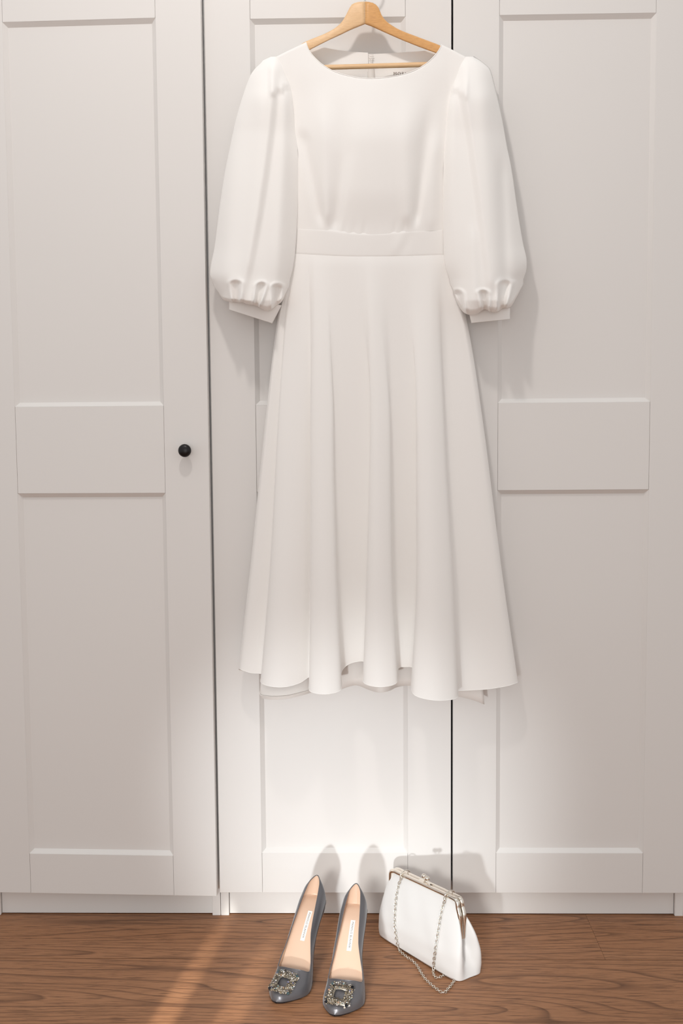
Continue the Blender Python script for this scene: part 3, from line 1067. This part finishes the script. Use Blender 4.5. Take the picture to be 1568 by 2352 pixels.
    def on_insole(s, y, lift):
        w_ = max(ws(s) - .0016, .0002)
        t = y / w_
        return W(s, y, hs(s) + .0016 + .0022 * abs(t)**4 + lift)
    rws_ = [[on_insole(s, yc + y, .0005) for y in np.linspace(-.0044, .0044, 5)] for s in np.linspace(s0, s1, 18)]
    lb = grid_obj('insole_label', rws_, M_LABEL, shoe)
    tag(lb, 'white label with dark lettering')
    tm_ = text_mesh('MANOLO BLAHNIK', 0.0056, 1.06)
    xs_ = [v.co.x for v in tm_.vertices]
    arc = sum(np.linalg.norm(on_insole(a, 0, 0) - on_insole(b2, 0, 0)) for a, b2 in zip(np.linspace(s0, s1, 18)[:-1], np.linspace(s0, s1, 18)[1:]))
    kx = arc * .86 / (max(xs_) - min(xs_))
    for v in tm_.vertices:
        s = (s0 + s1) / 2 + v.co.x * kx / arc * (s1 - s0)
        v.co = on_insole(s, yc + v.co.y * 1.0, .0009)
    link('lettering', tm_, M_INK2, lb)
    # buckle: square jewelled ring on the vamp
    sc_, sy_ = .876, 0.000

    def top(s, y):
        w_ = ws(s); r = min(abs(y) / w_, .995)
        a = math.acos(r**(1 / E))
        return hs(s) + Hs(s) * math.sin(a)
    half = .0228
    hin = .0094
    z_c = top(sc_, sy_)
    zA = top(sc_ - .09, sy_); zB = top(sc_ + .07, sy_)
    slope = (zB - zA) / (.16 * L)
    ux = ex + ez * slope; ux /= np.linalg.norm(ux)
    rot = math.radians(-6)
    uy = ey.copy()
    nrm = np.cross(ux, uy)
    if nrm[2] < 0: nrm = -nrm
    ux2 = ux * math.cos(rot) + uy * math.sin(rot); uy2 = -ux * math.sin(rot) + uy * math.cos(rot)
    c0 = W(sc_, sy_, z_c) + nrm * .0035

    def BK(a, b_, h):
        return c0 + ux2 * a + uy2 * b_ + nrm * (h - 9.0 * b_ * b_ * (1.0) - 2.0 * a * a)
    buckle_rows = []
    for t in np.linspace(0, 2 * math.pi, 49)[:-1]:
        ct, st_ = math.cos(t), math.sin(t)
        m_ = max(abs(ct), abs(st_))
        q = 0.80
        ro = half / (m_**q)
        ri = hin / (m_**.7)
        ro -= .0016
        buckle_rows.append([BK(ro * ct, ro * st_, 0), BK(ro * ct, ro * st_, .0016), BK(ri * ct, ri * st_, .0016), BK(ri * ct, ri * st_, 0)])
    buckle = grid_obj('buckle', buckle_rows, M_SETTING, shoe, closed_u=True, closed_v=True)
    rnd = random.Random(seed)
    pts, nn, ss, tt = [], [], [], []
    pal = [(.62, .53, .40), (.42, .36, .28), (.25, .21, .16), (.75, .69, .60), (.10, .09, .075), (.52, .42, .28), (.92, .90, .86), (.16, .14, .11)]
    tries = 0
    while len(pts) < 280 and tries < 9000:
        tries += 1
        a = rnd.uniform(-half - .001, half + .001); b_ = rnd.uniform(-half - .001, half + .001)
        mx_ = max(abs(a), abs(b_))
        if mx_ < hin + .0008: continue
        r_ = math.hypot(a, b_)
        if r_ > half * 1.30: continue
        s = rnd.choice([.0009, .0011, .0013, .0016, .0021])
        p = np.array([a, b_])
        if any(np.hypot(*(p - q[:2])) < (s + q[2]) * .86 for q in tt): continue
        tt.append((a, b_, s))
        h = .0020 + rnd.uniform(0, .0026)
        pts.append(BK(a, b_, h))
        n0 = nrm + .6 * (uy2 * rnd.uniform(-1, 1) + ux2 * rnd.uniform(-1, 1))
        nn.append(n0); ss.append(s)
    tints = []
    for _ in pts:
        c = rnd.choice(pal)
        if rnd.random() < .05: c = rnd.choice([(.25, .50, .56), (.40, .42, .75), (.55, .75, .70), (.85, .50, .32)])
        tints.append(c)
    g_ = gem_cluster(pts, nn, ss, tints, 'crystals', buckle, M_CRYSTAL)
    tag(g_, 'smoky champagne crystals', None, None, 'stuff')
    # four larger oval stones on the corners
    for (a, b_) in ((half * .84, half * .84), (-half * .84, half * .84), (half * .84, -half * .84), (-half * .84, -half * .84)):
        c = rnd.choice([(.03, .03, .035), (.10, .16, .18), (.05, .06, .08)])
        gg = gem_cluster([BK(a, b_, .0036)], [nrm + .25 * ux2 * rnd.uniform(-1, 1)], [.0034], [c], 'corner_stone', buckle, M_CRYSTAL)
        tag(gg, 'dark faceted stone')
    return shoe


tL = gp(634, 2306); hL = at(728, 2010, tL[1] + .1955)
tR = gp(768, 2336); hR = at(818, 2032, tR[1] + .2000)
make_shoe(tL, hL, 'left shoe of the pair, grey satin pump with jewelled square buckle, set further back', -1, 3)
make_shoe(tR, hR, 'right shoe of the pair, grey satin pump with jewelled buckle, beside the white bag', 1, 5)

# ------------------------------------------------------------------ clutch bag
cL = gp(862, 2148); cR = gp(1047, 2260)
e1 = (cR - cL); BL = float(np.linalg.norm(e1)); e1 = e1 / BL
e2 = np.array([-e1[1], e1[0], 0.0])            # towards the wardrobe
if e2[1] < 0: e2 = -e2
BD = 0.074
ec = (cL + cR) / 2 + e2 * BD / 2
bag = empty('clutch_bag', (ec[0], ec[1], 0))
tag(bag, 'white satin clutch bag with pale gold clasp frame and chain, right of the shoes', 'bag')
ez = np.array([0, 0, 1.0])
ZF = 0.134             # height of the frame bar


def BG(l, d, z):
    return ec + e1 * l + e2 * d + ez * z


# where the frame bar and its corners stand, on the bag's middle plane
fl = onplane(903, 1996, ec, e2); frr = onplane(1055, 2066, ec, e2); ftip = onplane(1063, 2152, ec, e2)
lf = lambda p: float(np.dot(p - ec, e1))
LL, LR, LT = lf(fl), lf(frr), lf(ftip)
zL, zR, zTp = fl[2], frr[2], ftip[2]
print('bag', BL, 'frame', LL, LR, LT, zL, zR, zTp)
rows_ = []
NA = 176
tl_ = [0, .06, .15, .3, .5, .7, .85, .95, 1.0]
for t in np.r_[0.0, 0.015, .04, np.linspace(.08, 1, 30)]:
    a_r = float(pchip(tl_, [BL / 2, BL / 2 + .001, BL / 2 + .003, BL / 2 + .005, BL / 2 + .003, BL / 2 - .008, BL / 2 - .022, LR + .008, LR - .002], t))
    a_l = float(pchip(tl_, [.126, .128, .129, .131, .132, .1315, .127, .120, .113], t))
    dd = float(pchip(tl_, [BD / 2 * .96, BD / 2 * 1.02, BD / 2 * 1.08, BD / 2 * 1.08, BD / 2 * .92, BD / 2 * .66, BD / 2 * .40, .0085, .0070], t))
    ex_ = float(np.interp(t, [0, .3, .7, 1], [.28, .42, .62, .75]))
    row = []
    for k_ in range(NA):
        a = 2 * math.pi * k_ / NA
        c, s = math.cos(a), math.sin(a)
        l = (a_r if c > 0 else a_l) * math.copysign(abs(c)**ex_, c)
        d = dd * math.copysign(abs(s)**ex_, s)
        # gusset fold at both ends
        pin = math.exp(-((abs(s)**ex_) / .36)**2) * float(np.interp(t, [0, .06, .2, .4, .6, .8, 1], [.001, .007, .022, .036, .038, .026, .003]))
        l -= math.copysign(pin, c)
        # soft creases
        d += .0012 * math.sin(9 * l / BL * 3 + 11 * t) * (1 - abs(c)**3) * t * (1 - t) * 2
        zz = t * (zL + (zR - zL) * (l - LL) / (LR - LL)) * 0.985
        if t == 0: zz = 0.0012 + .004 * (1 - abs(2 * l / BL)**2) * (1 if s < 0 else .6)
        row.append(BG(l, d, max(zz, .0008)))
    rows_.append(row)
body = grid_obj('body', rows_, M_SATIN, bag, closed_u=True, caps=True)


def fz(l):
    return zL + (zR - zL) * (l - LL) / (LR - LL)


for d0 in (-.0052, .0052):
    pth = [BG(LT + .001, d0 * .45, zTp - .004), BG(LT - .001, d0 * .75, zTp + .018), BG(LT - .003, d0 * 1.05, zTp + .040), BG(LT - .008, d0 * 1.1, zR - .016), BG(LR - .002, d0, fz(LR) - .003), BG(LR - .014, d0, fz(LR - .014)),
           BG(LR - .05, d0, fz(LR - .05)), BG((LL + LR) / 2, d0, fz((LL + LR) / 2)), BG(LL + .03, d0, fz(LL + .03)), BG(LL + .010, d0, fz(LL + .01)), BG(LL + .000, d0, fz(LL) - .005), BG(LL - .002, d0 * 1.0, zL - .018), BG(LL - .001, d0 * .9, zL - .045), BG(LL + .002, d0 * .5, zL * .40)]
    pc = catmull(pth, 8)
    nn_ = len(pc)
    fo = tube('clasp_frame', pc, np.array([.0046 * min(1, .35 + i / 22, .35 + (nn_ - 1 - i) / 22) for i in range(nn_)]), M_FRAMEMETAL, bag, 14)
# kiss-lock balls
for l_, d0, lean in ((-.004, .004, -.002), (.007, -.004, .001)):
    base = BG((LL + LR) / 2 + l_, d0, fz((LL + LR) / 2 + l_) + .003)
    tip = base + ez * .0075 + e1 * lean + e2 * (-d0 * .6)
    st = tube('clasp_stem', [base, (base + tip) / 2, tip], 0.0013, M_FRAMEMETAL, bag, 8)
    r_ = .0050
    Mb = Matrix.Translation(Vector(tip + ez * .003))
    lathe('clasp_ball', [(max(r_ * math.sin(math.pi * i / 14), 1e-5), -r_ * math.cos(math.pi * i / 14)) for i in range(15)], M_FRAMEMETAL, Mb, bag, 20)
# plate under the balls
grid_obj('clasp_plate', [[BG((LL + LR) / 2 + a, d, fz((LL + LR) / 2 + a) + .0046 - abs(d) * .25) for d in (-.0045, -.002, 0, .002, .0045)] for a in np.linspace(-.017, .017, 9)], M_FRAMEMETAL, bag, thick=.0012)

# rings on the bar and the chain
nfront = np.cross(e1, BG(0, -.006, fz(0)) - BG(0, -BD / 2 * 1.06, .02)); nfront /= np.linalg.norm(nfront)
if np.dot(nfront, -e2) < 0: nfront = -nfront


def front_pt(px, py, lift=.0045):
    """point lying on the bag's front cloth"""
    best = None
    d = ray(px, py)
    for t in np.linspace(1.9, 2.7, 1600):
        p = CAM + d * t
        z = p[2]; l = float(np.dot(p - ec, e1)); dpt = float(np.dot(p - ec, e2))
        top_ = fz(min(max(l, LL), LR))
        tt_ = min(max(z / (top_ * .985), 0), 1)
        dd = float(pchip(tl_, [BD / 2 * .96, BD / 2 * 1.02, BD / 2 * 1.08, BD / 2 * 1.08, BD / 2 * .92, BD / 2 * .66, BD / 2 * .40, .0105, .0100], tt_))
        if dpt >= -(dd + lift):
            return p
    return p


chain_L = [front_pt(922, 2016), front_pt(916, 2030), front_pt(911, 2050), front_pt(908, 2075), front_pt(906, 2100), front_pt(906, 2125), front_pt(909, 2150), front_pt(912, 2168)] + \
          [gp(916, 2181, .004), gp(924, 2190, .003), gp(935, 2199, .003), gp(947, 2207, .003), gp(958, 2219, .003), gp(966, 2233, .003), gp(975, 2247, .003), gp(987, 2259, .003), gp(1000, 2270, .003), gp(1012, 2278, .003), gp(1021, 2279, .003), gp(1029, 2271, .003), gp(1038, 2260, .003), gp(1044, 2250, .003)]
chain_R = [front_pt(1021, 2070), front_pt(1017, 2080), front_pt(1013, 2095), front_pt(1009, 2115), front_pt(1006, 2135), front_pt(1002, 2160), front_pt(999, 2185), front_pt(996, 2208), front_pt(995.5, 2222)] + \
          [gp(994.5, 2232, .004), gp(997, 2241, .003), gp(1003, 2246, .003), gp(1011, 2244, .003), gp(1018, 2240, .003), gp(1027, 2238, .003)]
ch = empty('chain', tuple(BG(0, -BD / 2, 0)))
WLOC[ch.name] = Matrix.Translation(Vector(BG(0, -BD / 2, 0)))
setparent(ch, bag)
tag(ch, 'pale gold link chain')
a_, b_, r_ = .0036, .0024, .00072
lr = []
for i in range(14):
    t = 2 * math.pi * i / 14
    lr.append((a_ * math.cos(t), b_ * math.sin(t), 0))
lkrows = tube_rows(np.array(lr), r_, 6, True)
lk_me = bpy.data.meshes.new('link')
lk_me.from_pydata([tuple(p) for p in lkrows.reshape(-1, 3)], [], gridfaces(14, 6, True, True))
lk_me.polygons.foreach_set('use_smooth', [True] * len(lk_me.polygons))
lk_me.materials.append(M_CHAIN)
for pathp in (chain_L, chain_R):
    dense = catmull(np.array(pathp), 24)
    seg = np.linalg.norm(np.diff(dense, axis=0), axis=1)
    cum = np.r_[0, np.cumsum(seg)]
    pitch = .0055
    n_ = int(cum[-1] / pitch)
    for i in range(n_):
        s = (i + .5) * pitch
        p = np.array([np.interp(s, cum, dense[:, q]) for q in range(3)])
        p2 = np.array([np.interp(min(s + .002, cum[-1]), cum, dense[:, q]) for q in range(3)])
        p1 = np.array([np.interp(max(s - .002, 0), cum, dense[:, q]) for q in range(3)])
        tx = Vector(p2 - p1).normalized()
        nref = Vector(-e2) if p[2] > .0075 else Vector((0, 0, 1))
        ty = nref.cross(tx).normalized()
        tz = tx.cross(ty).normalized()
        ang = (math.radians(38) if i % 2 else math.radians(-38))
        ty2 = ty * math.cos(ang) + tz * math.sin(ang)
        tz2 = tx.cross(ty2)
        o = bpy.data.objects.new('link', lk_me)
        COL.objects.link(o)
        M4 = Matrix((tx, ty2, tz2)).transposed().to_4x4()
        M4.translation = Vector(p)
        setparent(o, ch)
        o.matrix_basis = M4
# leather-like metal tabs and rings that hold the chain to the bar
for (px, py), start in (((926, 2003), chain_L[0]), ((1028, 2058), chain_R[0])):
    q = onplane(px, py, ec - e2 * .004, e2)
    l_ = lf(q)
    c_ = BG(l_, 0, fz(l_))
    ring = [c_ + e2 * (.0125 * math.cos(t)) + ez * (.0085 * math.sin(t)) + e1 * .001 for t in np.linspace(0, 2 * math.pi, 25)[:-1]]
    tube('chain_ring', np.array(ring), .0012, M_CHAIN, bag, 8, closed=True)
    f0 = c_ - e2 * .0125 - ez * .001
    dv = start - f0
    tab = [f0, f0 + dv * .35, f0 + dv * .7, start]
    tube('chain_tab', np.array(tab), np.array([.0022, .0028, .0022, .0014]), M_CHAIN, bag, 8)
